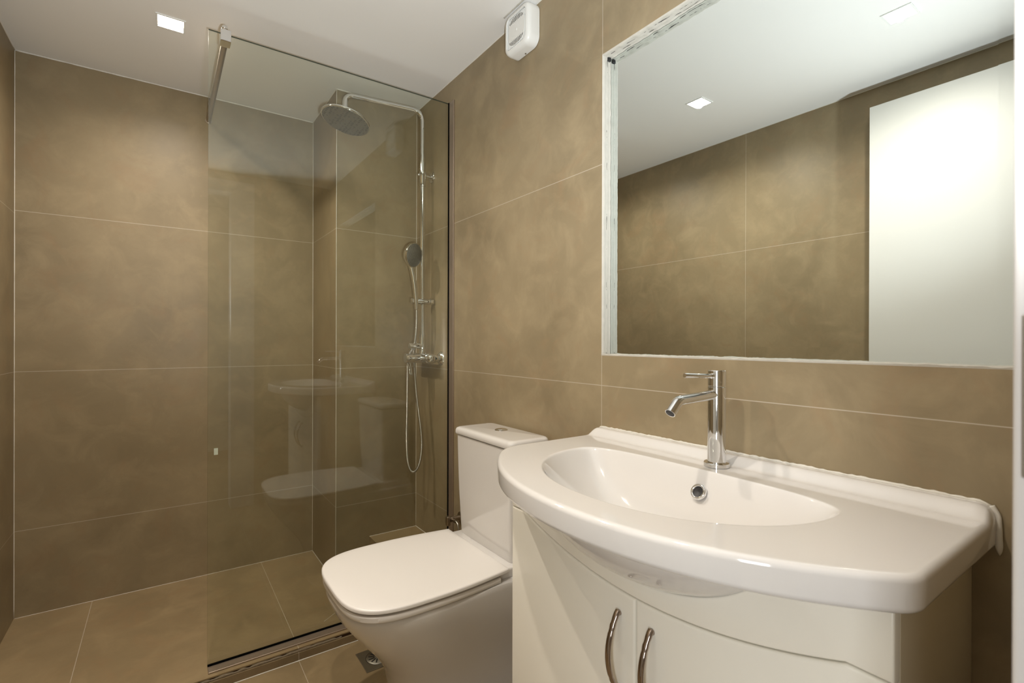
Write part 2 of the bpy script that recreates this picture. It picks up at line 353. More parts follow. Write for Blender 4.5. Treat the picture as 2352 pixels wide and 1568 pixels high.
def rim_strip(name, a, b, inward, label, seed, thick=0.004, lo=0.25, proud=0.0025):
    """plaster smeared over a reveal from the tile edge to the mirror: a=start, b=end (room coords on the tile plane), inward = direction into the opening"""
    rnd = random.Random(seed); nu, nv = 170, 7; bm = bmesh.new(); a = W(*a); b = W(*b); inn = Vector(inward)
    e = [rnd.random() for _ in range(nu+1)]; f = [rnd.random() for _ in range(nu+1)]
    for _ in range(2): e = [(e[max(i-1, 0)] + e[i] + e[min(i+1, nu)])/3 for i in range(nu+1)]; f = [(f[max(i-1, 0)] + f[i] + f[min(i+1, nu)])/3 for i in range(nu+1)]
    R = []
    for i in range(nu+1):
        c = a.lerp(b, i/nu); r = [c]
        for j in range(nv+1):
            t = j/nv; x = -proud*(0.4 + e[i]) + t*(RD + proud*(0.4 + e[i]) - 0.0006)
            h = thick*(lo + (e[i] if t < .5 else f[i])) + (0.0012 if j % 3 == 1 else 0) + 0.0008*rnd.random()
            r.append(c + Vector((x, 0, 0)) + inn*h)
        r.append(c + Vector((RD - 0.0006, 0, 0))); R.append(r)
    loft(bm, R, True, True)
    return struct(name, bm, M_white, label, 'plaster', smooth=True, angle=50)
rim_strip('trim_21', (M, my1, mz0), (M, my1, mz1), (0, -1, 0), 'rough white plaster down the left side of the mirror recess', 21, 0.0035, 0.2, -0.0024)
rim_strip('trim_22', (M, my1, mz1), (M, my0, mz1), (0, 0, -1), 'rough white plaster along the top of the mirror recess', 22, 0.0045, 0.2, -0.0014)
rim_strip('trim_23', (M, my1, mz0), (M, my0, mz0), (0, 0, 1), 'cream plaster ledge along the bottom of the mirror', 23, 0.0032, 0.35, 0.001)

def crack(name, pts, wob, seed, label, r=0.0007):
    rnd = random.Random(seed); bm = bmesh.new(); a, b = (W(*p) for p in pts); n = 90; w = [[rnd.random() - .5 for _ in range(3)] for _ in range(n+1)]
    for _ in range(2): w = [[(w[max(i-1, 0)][k] + w[i][k] + w[min(i+1, n)][k])/3 for k in range(3)] for i in range(n+1)]
    ax = Vector(wob); path = [a.lerp(b, i/n) + Vector((w[i][0]*ax.x, w[i][1]*ax.y, w[i][2]*ax.z)) for i in range(n+1)]
    rr = [r*(.5 + .7*rnd.random()) for _ in path]; tube(bm, path, lambda t: rr[int(t*n + .5)], 6)
    return struct(name, bm, M_hollow, label, 'crack', smooth=True)
crack('trim_24', ((M + .016, my1 - .0026, mz0 + .005), (M + .016, my1 - .0026, mz1 - .01)), (.006, .0006, 0), 4, 'thin dark crack in the plaster left of the mirror')
crack('trim_25', ((M + .012, my1 - .02, mz1 - .0031), (M + .012, my0, mz1 - .0031)), (.006, 0, .0006), 5, 'thin dark crack in the plaster above the mirror', 0.0009)
crack('trim_26', ((M + .022, my1 - .05, mz1 - .0031), (M + .022, my0 + .1, mz1 - .0031)), (.005, 0, .0006), 6, 'second dark groove in the plaster above the mirror', 0.0006)
struct('trim_27', BX((M + .016, my1 - .0075, mz1 - .014), (M + .0265, my1 - .0012, mz1 - .0035), .001), M_hollow, 'small dark hole in the plaster at the top left corner of the mirror', 'hole')

# ================================================================== DOWNLIGHTS
def downlight(x, y, label):
    t = thing('recessed_downlight', W(x, y, ZC), label, 'ceiling light', 'recessed spotlights in the ceiling')
    s = 0.036
    bm = bmesh.new()
    box(bm, (x-s-.006, y-s-.006, ZC-.003), (x-s, y+s+.006, ZC-.0002)); box(bm, (x+s, y-s-.006, ZC-.003), (x+s+.006, y+s+.006, ZC-.0002))
    box(bm, (x-s, y-s-.006, ZC-.003), (x+s, y-s, ZC-.0002)); box(bm, (x-s, y+s, ZC-.003), (x+s, y+s+.006, ZC-.0002))
    obj('trim_ring', bm, M_plast, t)
    obj('lens', BX((x-s, y-s, ZC-.0025), (x+s, y+s, ZC-.0002)), M_lens, t)
downlight(*SPOTS[0], 'square glowing spotlight in the ceiling above the shower')
downlight(*SPOTS[1], 'square glowing spotlight in the middle of the ceiling, seen in the mirror')
downlight(*SPOTS[2], 'glowing spotlight nearest the doorway, at the top right of the mirror reflection')

# ================================================================== SHOWER SCREEN
GY = 1.84
sc = thing('shower_screen', W(0.115, GY, ZF), 'clear glass shower screen with dark seal and metal channels', 'shower screen')
gx0, gx1, gz0, gz1 = 0.1165, M - 0.0012, ZF + 0.003, 0.986
bm = BX((gx0, GY, gz0), (gx1, GY + 0.008, gz1))
for f in bm.faces: f.material_index = 0 if abs(f.normal.y) > .5 else 1
bm.normal_update()
for f in bm.faces: f.material_index = 0 if abs(f.normal.y) > .5 else 1
obj('glass_pane', bm, [M_glass, M_glassedge], sc)
bm = bmesh.new(); box(bm, (M - 0.006, 1.796, ZF + 0.0055), (M - 0.0003, 1.8315, gz1), 0.0012); obj('wall_channel', bm, M_alu, sc)
obj('wall_seal', BX((M - 0.0075, 1.8320, ZF + 0.009), (M - 0.0014, 1.8396, gz1 - 0.001)), M_black, sc)
bm = bmesh.new(); box(bm, (gx0, 1.797, ZF + 0.0003), (M - 0.0003, 1.8315, ZF + 0.0052), 0.0012); obj('floor_channel', bm, M_alu, sc)
obj('floor_seal', BX((gx0 + 0.001, 1.8320, ZF + 0.0005), (M - 0.0014, 1.8396, ZF + 0.0085)), M_black, sc)
bx = 0.163
bm = bmesh.new(); lathe(bm, W(bx, 1.835, 0.968), (0, 1, 0), [(0, 0.0095), (B - 1.835 - 0.0035, 0.0095)], 28)
obj('support_bar', bm, M_satin, sc, True, 40)
bm = bmesh.new(); lathe(bm, W(bx, B - 0.004, 0.968), (0, 1, 0), [(0, 0.012), (0.0037, 0.012)], 28); obj('wall_flange', bm, M_satin, sc, True, 40)
bm = bmesh.new(); box(bm, (bx - 0.015, 1.822, 0.954), (bx + 0.015, 1.864, 0.992), 0.002); obj('glass_clamp', bm, M_chrome, sc)
bm = bmesh.new(); lathe(bm, W(bx - 0.002, 1.84, 0.9915), (0, 0, 1), [(0, 0.005), (0.004, 0.005), (0.006, 0.0085), (0.013, 0.0095), (0.019, 0.007), (0.0215, 0)], 24); obj('clamp_screw', bm, M_chrome, sc, True, 60)
o = tag(obj('glass_sticker', BX((0.1335, GY - 0.0008, -0.366), (0.1445, GY - 0.0001, -0.345)), M_sticker), 'small pale rectangular sticker near the free edge of the shower glass', 'sticker')

# ================================================================== SHOWER SYSTEM
RY, RX = 2.0, 0.9275
sh = thing('shower_column', W(M, RY, -0.075), 'chrome shower column with round rain head on the mirror wall behind the glass', 'shower')
armz = 1.000
def pipe(name, pts, r, rad=0.045, m=M_chrome):
    bm = bmesh.new(); tube(bm, fillet_path([W(*p) for p in pts], rad, 14), r, 20); return obj(name, bm, m, sh, True, 50)
HX, HY = 0.612, 2.075
pipe('riser_pipe', [(RX, RY, -0.05), (RX, RY, 0.70)], 0.0105)
pipe('overhead_arm', [(RX, RY, 0.70), (RX, RY, armz), (HX, HY, armz + 0.016), (HX + 0.004, HY, 0.937)], 0.0108, 0.050)
tilt = Matrix.Rotation(math.radians(15), 3, 'Y')
nrm = (tilt @ Vector((0, 0.05, 1))).normalized(); hc = W(HX + 0.004, HY, 0.905)
bm = bmesh.new(); lathe(bm, hc, nrm, [(0.0, 0.094), (0.0005, 0.0985), (0.003, 0.100), (0.007, 0.0995), (0.0095, 0.096), (0.0125, 0.03), (0.018, 0.016), (0.024, 0.015), (0.030, 0.013), (0.034, 0.0)], 72); obj('rain_head', bm, M_chrome, sh, True, 40)
bm = bmesh.new(); lathe(bm, hc - nrm*0.0006, nrm, [(0.0, 0.0945), (0.0007, 0.095)], 72); o = obj('nozzle_plate', bm, M_nozzle, sh, True, 40); o['label'] = 'dull grey underside dotted with nozzles'
bm = bmesh.new(); lathe(bm, W(RX, RY, 0.672), (0, 0, 1), [(0, .0105), (0.001, .0135), (0.03, .0135), (0.032, .0145), (0.066, .0145), (0.068, .0125), (0.108, .0125), (0.109, .0105)], 28); obj('pipe_sleeve', bm, M_chrome, sh, True, 40)
bm = bmesh.new(); lathe(bm, W(RX - 0.022, RY, 0.722), (1, 0, 0), [(0, .004), (0.004, .006), (0.010, .006), (0.012, .011), (0.030, .012), (0.040, .008), (0.0435, .008)], 24, True)
lathe(bm, W(RX + 0.018, RY, 0.722), (1, 0, 0), [(0, .0085), (M - RX - 0.018 - .009, .0085), (M - RX - 0.018 - .008, .020), (M - RX - 0.018 - 0.005, .0245), (M - RX - 0.0185, .025)], 32)
obj('wall_bracket', bm, M_chrome, sh, True, 40)
# slider / hand-shower holder
bm = bmesh.new(); lathe(bm, W(RX - 0.058, RY - 0.012, 0.170), (1, -0.08, 0.0), [(0, .010), (0.002, .0125), (0.028, .0125), (0.029, .0115), (0.031, .0125), (0.082, .0125), (0.083, .0115), (0.085, .0145), (0.099, .0145), (0.101, .013)], 28); obj('sliding_holder', bm, M_chrome, sh, True, 40)
# diverter tee
bm = bmesh.new(); lathe(bm, W(RX, RY, -0.058), (0, 0, 1), [(0, .0135), (0.012, .0135), (0.016, .011), (0.022, .011), (0.024, .0135), (0.056, .0135), (0.060, .0125), (0.085, .0125), (0.086, .0105)], 28); obj('pipe_collar', bm, M_chrome, sh, True, 40)
bm = bmesh.new(); lathe(bm, W(RX - 0.062, RY, -0.022), (1, 0, 0), [(0, .0115), (0.0015, .013), (0.024, .013), (0.026, .010), (0.034, .010), (0.036, .0125), (0.056, .0125)], 28); obj('diverter_knob', bm, M_chrome, sh, True, 40)
# mixer
mz = -0.0755
bm = bmesh.new(); lathe(bm, W(RX, RY - 0.105, mz), (0, 1, 0), [(0, .0), (0.001, .009), (0.004, .015), (0.010, .0185), (0.018, .0195), (0.030, .0195), (0.032, .0215), (0.036, .0215), (0.038, .0185), (0.175, .0185), (0.177, .0215), (0.181, .0215), (0.183, .0195), (0.203, .0195), (0.211, .0165), (0.213, .010)], 36)
lathe(bm, W(RX - 0.0425, RY, mz), (1, 0, 0), [(0, .0205), (0.042, .0215)], 32)
obj('mixer_body', bm, M_chrome, sh, True, 40)
for yy in (RY - 0.085, RY + 0.085):
    bm = bmesh.new(); lathe(bm, W(RX + 0.012, yy, mz), (1, 0, 0), [(0, .017), (0.010, .017), (0.011, .013), (0.022, .0125), (0.0225, .0175), (0.026, .022), (0.036, .0315), (0.0445, .033), (0.0462, .033)], 36)
    obj('wall_union', bm, M_chrome, sh, True, 40)
bm = bmesh.new(); lathe(bm, W(RX - 0.0790, RY, mz), (1, 0, 0), [(0, .0195), (0.002, .0215), (0.033, .0215), (0.035, .0205), (0.0362, .0205)], 36); obj('mixer_knob', bm, M_chrome, sh, True, 40)
bm = bmesh.new()
lp = [W(RX - 0.073, RY - 0.006, mz - 0.018), W(RX - 0.063, RY - 0.008, mz - 0.045), W(RX - 0.060, RY - 0.010, mz - 0.068), W(RX - 0.052, RY - 0.006, mz - 0.070), W(RX - 0.052, RY, mz - 0.045), W(RX - 0.056, RY + 0.004, mz - 0.018)]
tube(bm, smooth_path(lp, 8), 0.0032, 12); obj('mixer_lever', bm, M_chrome, sh, True, 50)
# hose
HOSE = [(.889, 1.975, .132), (.893, 1.985, .06), (.903, 2.030, -.03), (.9035, 2.034, -.08), (.908, 2.02, -.22), (.917, 1.995, -.371), (.917, 1.98, -.45), (.910, 1.98, -.515), (.895, 1.98, -.552), (.876, 1.98, -.562), (.860, 1.98, -.542), (.850, 1.98, -.493), (.847, 1.98, -.4), (.853, 1.99, -.300), (.864, 2.012, -.161), (.872, 2.028, -.10), (.878, 2.024, -.062), (RX - .046, RY, -.034)]
sp = smooth_path([W(*p) for p in HOSE], 60)
acc = [0.0]
for a_, b_ in zip(sp, sp[1:]): acc.append(acc[-1] + (b_ - a_).length)
NS = int(acc[-1]/0.00095); ev = []; j_ = 0
for i_ in range(NS + 1):
    t_ = acc[-1]*i_/NS
    while j_ < len(sp) - 2 and acc[j_+1] < t_: j_ += 1
    ev.append(sp[j_].lerp(sp[j_+1], (t_ - acc[j_])/max(1e-9, acc[j_+1] - acc[j_])))
sp = ev
bm = bmesh.new(); tube(bm, sp, 0.0056, 12, True, rib=0.16); obj('shower_hose', bm, M_hose, sh, True)
# hand shower
hs = thing('hand_shower', W(.889, 1.975, .133), 'chrome hand shower with grey spray face held in the slider of the shower column', 'hand shower')
bm = bmesh.new(); tube(bm, smooth_path([W(.889, 1.975, .1345), W(.886, 1.979, .20), (W(.880, 1.986, .27)), W(.868, 1.996, .338)], 8), lambda t: 0.0088 + 0.0022*t, 20)
obj('handle', bm, M_chrome, hs, True, 50)
hd = Vector((0.44, -0.80, -0.16)).normalized(); hcx = W(0.868, 1.978, 0.366)
bm = bmesh.new(); lathe(bm, hcx, hd, [(-0.028, 0.0), (-0.027, .018), (-0.022, .030), (-0.006, .043), (0.0, .050), (0.010, .0525), (0.013, .0515), (0.0135, .049)], 48); obj('head_shell', bm, M_chrome, hs, True, 50)
bm = bmesh.new(); lathe(bm, hcx + hd*0.0136, hd, [(0, .0495), (0.0015, .048), (0.0022, 0.0)], 48); o = obj('spray_face', bm, M_spray, hs, True, 50); o['label'] = 'dark grey spray face'

# ================================================================== EXTRACTOR FAN
fy0, fy1, fz0, fz1 = 1.236, 1.372, 0.938, 1.0735
fn = thing('extractor_fan', W(M, (fy0+fy1)/2, fz0), 'white square extractor fan high on the mirror wall at the ceiling', 'fan')
def rrect(y0, y1, z0, z1, r, n=8):
    out = []
    for cy, cz, a0 in ((y1-r, z1-r, 0), (y0+r, z1-r, 90), (y0+r, z0+r, 180), (y1-r, z0+r, 270)):
        for k in range(n+1):
            a = math.radians(a0 + 90*k/n); out.append((cy + r*math.cos(a), cz + r*math.sin(a)))
    return out
def rr_ring(x, ins, r, y0=fy0, y1=fy1, z0=fz0, z1=fz1): return [W(x, y, z) for y, z in rrect(y0+ins, y1-ins, z0+ins, z1-ins, max(r-ins, .002))]
bm = bmesh.new()
loft(bm, [rr_ring(M - .0015, 0, .030), rr_ring(M - .030, 0, .030), rr_ring(M - .038, .002, .030), rr_ring(M - .043, .0055, .030), rr_ring(M - .0455, .011, .030), rr_ring(M - .046, .016, .030), rr_ring(M - .0445, .0175, .030), rr_ring(M - .030, .018, .028)], True, True)
obj('housing', bm, M_plast, fn, True, 35)
obj('back_plate', (lambda b: loft(b, [rr_ring(M - .0003, .002, .028), rr_ring(M - .0016, .002, .028)], True, True))(bmesh.new()), M_grey, fn)
for k in range(12):
    y = fy0 + .026 + k*(fy1 - fy0 - .052)/11
    for za, zb in ((fz0 + .021, fz0 + .040), (fz1 - .040, fz1 - .021)):
        obj('louvre', BX((M - .0435, y - .0022, za), (M - .031, y + .0022, zb), .0006, 1), M_plast, fn)
bm = bmesh.new(); cy, cz = (fy0+fy1)/2, (fz0+fz1)/2
ring = lambda x, s: [W(x, cy + s*.046*math.copysign(abs(math.cos(a))**.7, math.cos(a)), cz + s*.046*math.copysign(abs(math.sin(a))**.7, math.sin(a))) for a in [2*math.pi*i/48 for i in range(48)]]
loft(bm, [ring(M - .031, 1), ring(M - .0425, 1), ring(M - .0435, .97)], True, True); obj('centre_cover', bm, M_plast, fn, True, 30)
bm = bmesh.new(); lathe(bm, W(M - .0436, cy, cz), (-1, 0, 0), [(0, .004), (.001, .0035), (.0012, 0)], 20); obj('indicator', bm, M_plast, fn, True, 40)
bm = bmesh.new(); lathe(bm, W(M - .008, 1.300, fz0 - .0005), (0, 0, 1), [(-.0012, .0), (-.0012, .0028), (.0006, .003)], 16); obj('screw', bm, M_steel, fn, True, 40)
obj('filler_blob', ragged_strip((M - .046, fy1 - .004, ZC - .0005), (M - .046, fy0 + .01, ZC - .0005), 0.004, -.002, n=30, out=Vector((-1, 0, 0)), rough=.4, seed=9), M_white, fn, True)

# ================================================================== TOILET
TY = 1.328
to = thing('toilet', W(0.70, TY, FLOOR), 'white close-coupled toilet with squared lid between shower glass and basin', 'toilet')
def seat_outline(xf, xb, hw, hwb, grow=0.0, n=20):
    """D-squared outline, front at xf, back at xb; returns (x,y) list ccw"""
    pts = []
    r1, r2 = 0.125, 0.105
    P = []
    # side: gentle widening from back to middle then superelliptic front
    side = []
    L_ = xb - xf
    for i in range(n+1):                       # back -> front shoulder
        t = i/n; x = xb - t*L_*0.50
        w = hwb + (hw - hwb)*math.sin(t*math.pi/2); side.append((x, w))
    for i in range(1, 3*n+1):                  # front cap, superellipse
        a = (math.pi/2)*i/(3*n); ex = 2/3.6
        x = xb - L_*0.50 - L_*0.50*math.sin(a)**ex; w = hw*math.cos(a)**ex
        side.append((x, w))
    out = [(x, TY + w) for x, w in side] + [(x, TY - w) for x, w in side[::-1][1:]]
    if grow:
        cx = (xf+xb)/2
        out = [(x + grow*(1 if x > cx else -1)*min(1, abs(x-cx)/(L_*.35)), TY + (y-TY)*(1 + grow/hw)) for x, y in out]
    return out
def slab(outs, cap0=True, cap1=True):
    bm = bmesh.new(); loft(bm, [[W(x, y, z) for x, y in o] for o, z in outs], cap0, cap1); return bm
so = lambda g: seat_outline(0.3565, 0.800, 0.2035, 0.182, g)
lid = slab([(so(-.016), -.6525), (so(-.003), -.6525), (so(0), -.6500), (so(0), -.6440), (so(-.0015), -.6415), (so(-.005), -.6402), (so(-.02), -.640)])
obj('lid', lid, M_seat, to, True, 40)
s2 = lambda g: seat_outline(0.3595, 0.770, 0.2005, 0.184, g)
obj('seat_ring', slab([(s2(-.012), -.6725), (s2(-.001), -.6725), (s2(0), -.6710), (s2(0), -.6610), (s2(-.002), -.6580), (s2(-.010), -.6575), (s2(-.012), -.6540)]), M_seat, to, True, 40)
def pan_ring(z, xf, hw, ex, back=0.966, hwb=None, n=72):
    hwb = hwb or hw; pts = []; xc = xf + hw*1.05
    for i in range(n+1):
        a = math.pi*i/n - math.pi/2     # -90..90
        c, s = math.cos(a), math.sin(a)
        pts.append(W(xc - (xc - xf)*abs(c)**(2/ex), TY - math.copysign(abs(s)**(2/ex), s)*hw, z))
    # back corners
    m = 24
    pre = [W(back + (xc-back)*k/m, TY + (hwb + (hw-hwb)*k/m), z) for k in range(m)]
    post = [W(xc + (back-xc)*k/m, TY - (hw + (hwb-hw)*k/m), z) for k in range(1, m+1)]
    return pre + pts + post
prof = [(-.6750, .372, .186, 3.0), (-.6765, .366, .193, 3.0), (-.681, .362, .1965, 3.0), (-.690, .362, .197, 3.0), (-.705, .366, .195, 2.9), (-.725, .376, .191, 2.8), (-.76, .400, .182, 2.6), (-.80, .430, .172, 2.5), (-.84, .462, .162, 2.4), (-.88, .490, .153, 2.35), (-.92, .510, .146, 2.3), (-.96, .521, .142, 2.3), (-1.0, .527, .140, 2.3), (-1.05, .530, .139, 2.3), (-1.0773, .530, .139, 2.3)]
bm = bmesh.new(); loft(bm, [pan_ring(z, xf, hw, ex, hwb=min(hw, .184) if z > -.8 else hw) for z, xf, hw, ex in prof], True, True)
box(bm, (0.775, TY - .168, -.677), (0.955, TY + .168, -.648), 0.006)
obj('pan', bm, M_cer, to, True, 45)
def tank_ring(x0, x1, hw, z, r=.018, n=6):
    return [W(x, y, z) for x, y in [(a, b) for a, b in [(p[0], p[1]) for p in rrect(x0, x1, TY - hw, TY + hw, r, n)]]]
bm = bmesh.new(); loft(bm, [tank_ring(.829, .957, .152, -.6475), tank_ring(.827, .957, .155, -.640), tank_ring(.820, .957, .160, -.50), tank_ring(.817, .957, .163, -.38), tank_ring(.816, .957, .164, -.3165)], True, True)
obj('cistern', bm, M_cer, to, True, 45)
bm = bmesh.new(); loft(bm, [tank_ring(.816, .958, .164, -.3140), tank_ring(.812, .959, .168, -.3130), tank_ring(.8105, .960, .1695, -.310), tank_ring(.811, .960, .169, -.300), tank_ring(.814, .959, .166, -.2935), tank_ring(.820, .957, .160, -.2905), tank_ring(.83, .955, .15, -.290)], True, True)
obj('cistern_lid', bm, M_cer, to, True, 45)
bm = bmesh.new(); lathe(bm, W(.903, 1.343, -.2902), (0, 0, 1), [(0, .0215), (.002, .021), (.003, .019), (.0028, .0165), (.0042, .015), (.0046, 0)], 40); o = obj('flush_button', bm, M_chrome, to, True, 40); o['label'] = 'round chrome flush button'
for s in (-1, 1):
    bm = bmesh.new(); lathe(bm, W(.792, TY + s*.075, -.659), (0, 0, 1), [(-.002, .009), (.010, .009), (.012, .007)], 20); obj('hinge', bm, M_chrome, to, True, 40)
# stop valve by the cistern
vy, vz = 1.738, -.704
va = thing('stop_valve', W(M, vy, vz), 'small chrome angle valve on the tiled wall behind the toilet cistern', 'valve')
bm = bmesh.new(); lathe(bm, W(M - .0003, vy, vz), (-1, 0, 0), [(0, .022), (.003, .021), (.006, .009), (.03, .0085), (.032, .011), (.048, .011)], 28)
lathe(bm, W(M - .038, vy, vz), (0, -1, 0), [(0, .008), (.030, .008)], 20); obj('valve_body', bm, M_satin, va, True, 40)
obj('valve_handle', BX((M - .064, vy - .010, vz - .022), (M - .049, vy + .010, vz + .014), .004), M_satin, va, True, 40)
bm = bmesh.new(); tube(bm, smooth_path([W(M - .038, vy - .03, vz), W(M - .038, vy - .05, vz - .02), W(M - .04, vy - .07, vz - .12), W(M - .05, vy - .12, vz - .2), W(M - .05, vy - .19, vz - .2)], 8), .0045, 12); obj('supply_hose', bm, M_hose, va, True)

# floor drain
dx, dyy = .600, 1.640
dn = thing('floor_drain', W(dx, dyy, FLOOR), 'square steel floor drain half hidden by the toilet foot', 'drain')
obj('drain_plate', BX((dx - .058, dyy - .058, FLOOR + .0003), (dx + .058, dyy + .058, FLOOR + .0025), .001), M_steel, dn)
bm = bmesh.new(); lathe(bm, W(dx, dyy, FLOOR + .0024), (0, 0, 1), [(0, .041), (.0004, .041), (.0006, .0395)], 48); obj('drain_ring', bm, M_hollow, dn, True, 40)
bm = bmesh.new(); lathe(bm, W(dx, dyy, FLOOR + .0029), (0, 0, 1), [(0, .0395), (.0007, .0385)], 48); obj('drain_grate', bm, M_steel, dn, True, 40)
bm = bmesh.new()
for k in range(12):
    a = k*math.pi/6; c, s = math.cos(a), math.sin(a); r0, r1, w = .012, .032, .0022
    vs = [bm.verts.new(W(dx + c*r - s*q, dyy + s*r + c*q, FLOOR + zz)) for zz in (.0036, .0040) for r, q in ((r0, -w), (r1, -w), (r1, w), (r0, w))]
    for f in ((0, 1, 2, 3), (4, 5, 6, 7), (0, 1, 5, 4), (1, 2, 6, 5), (2, 3, 7, 6), (3, 0, 4, 7)): bm.faces.new([vs[i] for i in f])
obj('drain_slots', bm, M_hollow, dn)

UC, CW, CV = 0.577, 0.3705, 0.3063          # centre (y), half width, depth from wall to front
FX = M - CV
# ================================================================== BASIN
ZD = -.250
bs = thing('wash_basin', W(M, UC, ZD), 'wide white ceramic basin with bowed front on the vanity cabinet', 'basin')
HW = .3975
def front_v(u):
    a = abs(u); return .4795 - .80*u*u - 1.6*u**4
def outer(inset=0.0, N=720):
    """outline polyline in (u, v) with rounded front corners, ccw, starting at back"""
    pts = []
    r = .040 ; hw = HW
    vf = front_v(hw)
    # back left (u=+hw, v=0) -> front -> back right
    n = 120; fr = [(hw - 2*hw*i/n, front_v(hw - 2*hw*i/n)) for i in range(n+1)]
    poly = [(hw, 0.0)] + fr + [(-hw, 0.0)]
    def rnd(poly, idx, r):
        P = Vector(poly[idx]); 
        # walk along both sides by r
        def walk(step):
            d = 0; i = idx
            while True:
                j = i + step
                if j < 0 or j >= len(poly): return Vector(poly[i]), i
                seg = (Vector(poly[j]) - Vector(poly[i])).length
                if d + seg >= r: return Vector(poly[i]).lerp(Vector(poly[j]), (r-d)/seg), j
                d += seg; i = j
        a, ia = walk(-1); b, ib = walk(1)
        curve = [tuple(a*(1-t)**2 + P*2*t*(1-t) + b*t*t) for t in [k/14 for k in range(15)]]
        return poly[:ia+1] + curve + poly[ib:]
    poly = rnd(poly, len(poly)-2, .018); poly = rnd(poly, 1, .052)
    poly = rnd([(hw, .0)] + poly[1:] , 0, 0.0001) if False else poly
    return poly
OUT = outer()
C0 = (0.012, .235)
def ray_out(a):
    """distance from C0 to the outer outline in direction a"""
    dx_, dy_ = math.cos(a), math.sin(a); best = 9
    n = len(OUT)
    for i in range(n):
        x1, y1 = OUT[i]; x2, y2 = OUT[(i+1) % n]
        ex, ey = x2-x1, y2-y1; den = dx_*ey - dy_*ex
        if abs(den) < 1e-12: continue
        t = ((x1-C0[0])*ey - (y1-C0[1])*ex)/den; s = ((x1-C0[0])*dy_ - (y1-C0[1])*dx_)/den
        if t > 0 and -1e-9 <= s <= 1+1e-9: best = min(best, t)
    return best
def bowl_in(u, v):
    """<1 inside the bowl rim (superelliptic D)"""
    du = abs(u - .012)/.273
    if v > .185: return (du**2.15 + ((v-.185)/.226)**2.0)**.5
    return (du**3.2 + ((.185-v)/.073)**3.2)**(1/3.2)
def ray_bowl(a):
    lo, hi = 0.0, .5
    for _ in range(40):
        m = (lo+hi)/2
        if bowl_in(C0[0] + m*math.cos(a), C0[1] + m*math.sin(a)) < 1: lo = m
        else: hi = m
    return lo
NA = 400
# angles: denser towards the outer corners
angs = [2*math.pi*i/NA for i in range(NA)]
for (cu, cv) in ((HW, 0), (-HW, 0), (HW, front_v(HW)), (-HW, front_v(HW))):
    a0 = math.atan2(cv - C0[1], cu - C0[0]) % (2*math.pi)
    angs += [(a0 + d) % (2*math.pi) for d in (-.06, -.05, -.04, -.03, -.022, -.015, -.008, -.003, 0, .003, .008, .015, .022, .03, .04, .05, .06)]
angs = sorted(set(round(a, 5) for a in angs)); NA = len(angs)
RO = [ray_out(a) for a in angs]; RB = [ray_bowl(a) for a in angs]
def sstep(x): x = max(0, min(1, x)); return x*x*(3-2*x)
def ridge(u, v):
    """raised ledge along the wall"""
    x = max(0, min(1, (HW - abs(u))/.020)); e = math.sqrt(1 - (1-x)**2)
    return (.0185*(1 - sstep((v - .016)/.030)) )*e
def belly(q): return ZD - .047 - .125*max(0, 1 - q**2.2)**.65
def B3(u, v, z): return W(M - .0008 - v, UC + u, z)
rings = []; 
def ring_at(rad, zf):
    out = []
    for i, a in enumerate(angs):
        r = rad(i); u = C0[0] + r*math.cos(a); v = max(0, C0[1] + r*math.sin(a)); out.append(B3(u, v, zf(u, v, i)))
    return out
BD = .128
def bowl_prof(s):          # s: 0 centre .. 1 rim
    return -BD*(1 - s**2.7)**.9 if s < 1 else 0
for k in range(1, 27):
    s = (k/27)**.8
    rings.append(ring_at(lambda i, s=s: RB[i]*s*.975, lambda u, v, i, s=s: ZD - .004 + bowl_prof(s)))
for q in range(1, 7):      # rim roll
    t = q/6; rr = .975 + .025*1.35*t
    zz = -.0085*(1-t)**2.0 if q < 6 else 0
    rings.append(ring_at(lambda i, rr=rr: RB[i]*rr, lambda u, v, i, zz=zz: ZD + zz*.9 + ridge(u, v)))
ND = 30
R0 = [RB[i]*(.975 + .025*1.35) for i in range(NA)]
RE = [RO[i] - .009 for i in range(NA)]
for k in range(1, ND+1):
    t = k/ND
    rings.append(ring_at(lambda i, t=t: R0[i] + (RE[i]-R0[i])*t, lambda u, v, i: ZD + ridge(u, v)))
for k in range(1, 9):      # top fillet
    a = math.pi/2*k/8; ins = .009*(1 - math.sin(a)); dz = -.009*(1 - math.cos(a))
    rings.append(ring_at(lambda i, ins=ins: RO[i] - ins, lambda u, v, i, dz=dz: ZD + dz*(1 - .75*sstep((.02 - v)/.01)*sstep((HW - .008 - abs(u))/.012)) + ridge(u, v)))
rings.append(ring_at(lambda i: RO[i] - .001, lambda u, v, i: ZD - .035))
for k in range(1, 8):      # bottom fillet
    a = math.pi/2*k/7; ins = .001 + .009*(1 - math.cos(a)); dz = -.009*math.sin(a)
    rings.append(ring_at(lambda i, ins=ins: RO[i] - ins, lambda u, v, i, dz=dz: ZD - .035 + dz))
rings.append(ring_at(lambda i: RO[i] - .022, lambda u, v, i: ZD - .044))
# underside towards the bowl, then the belly of the bowl
for k in range(1, 6):
    t = k/5; rings.append(ring_at(lambda i, t=t: (RO[i] - .022)*(1-t) + (RB[i]*1.02 + .004)*t, lambda u, v, i, t=t: ZD - .044 - .003*t))
for k in range(1, 22):
    s = 1 - k/22; rings.append(ring_at(lambda i, s=s: (RB[i]*1.02 + .004)*(s**.55), lambda u, v, i, s=s: belly(s**.55)))
bm = bmesh.new(); loft(bm, rings, True, True)
obj('basin_body', bm, M_cer, bs, True, 60)
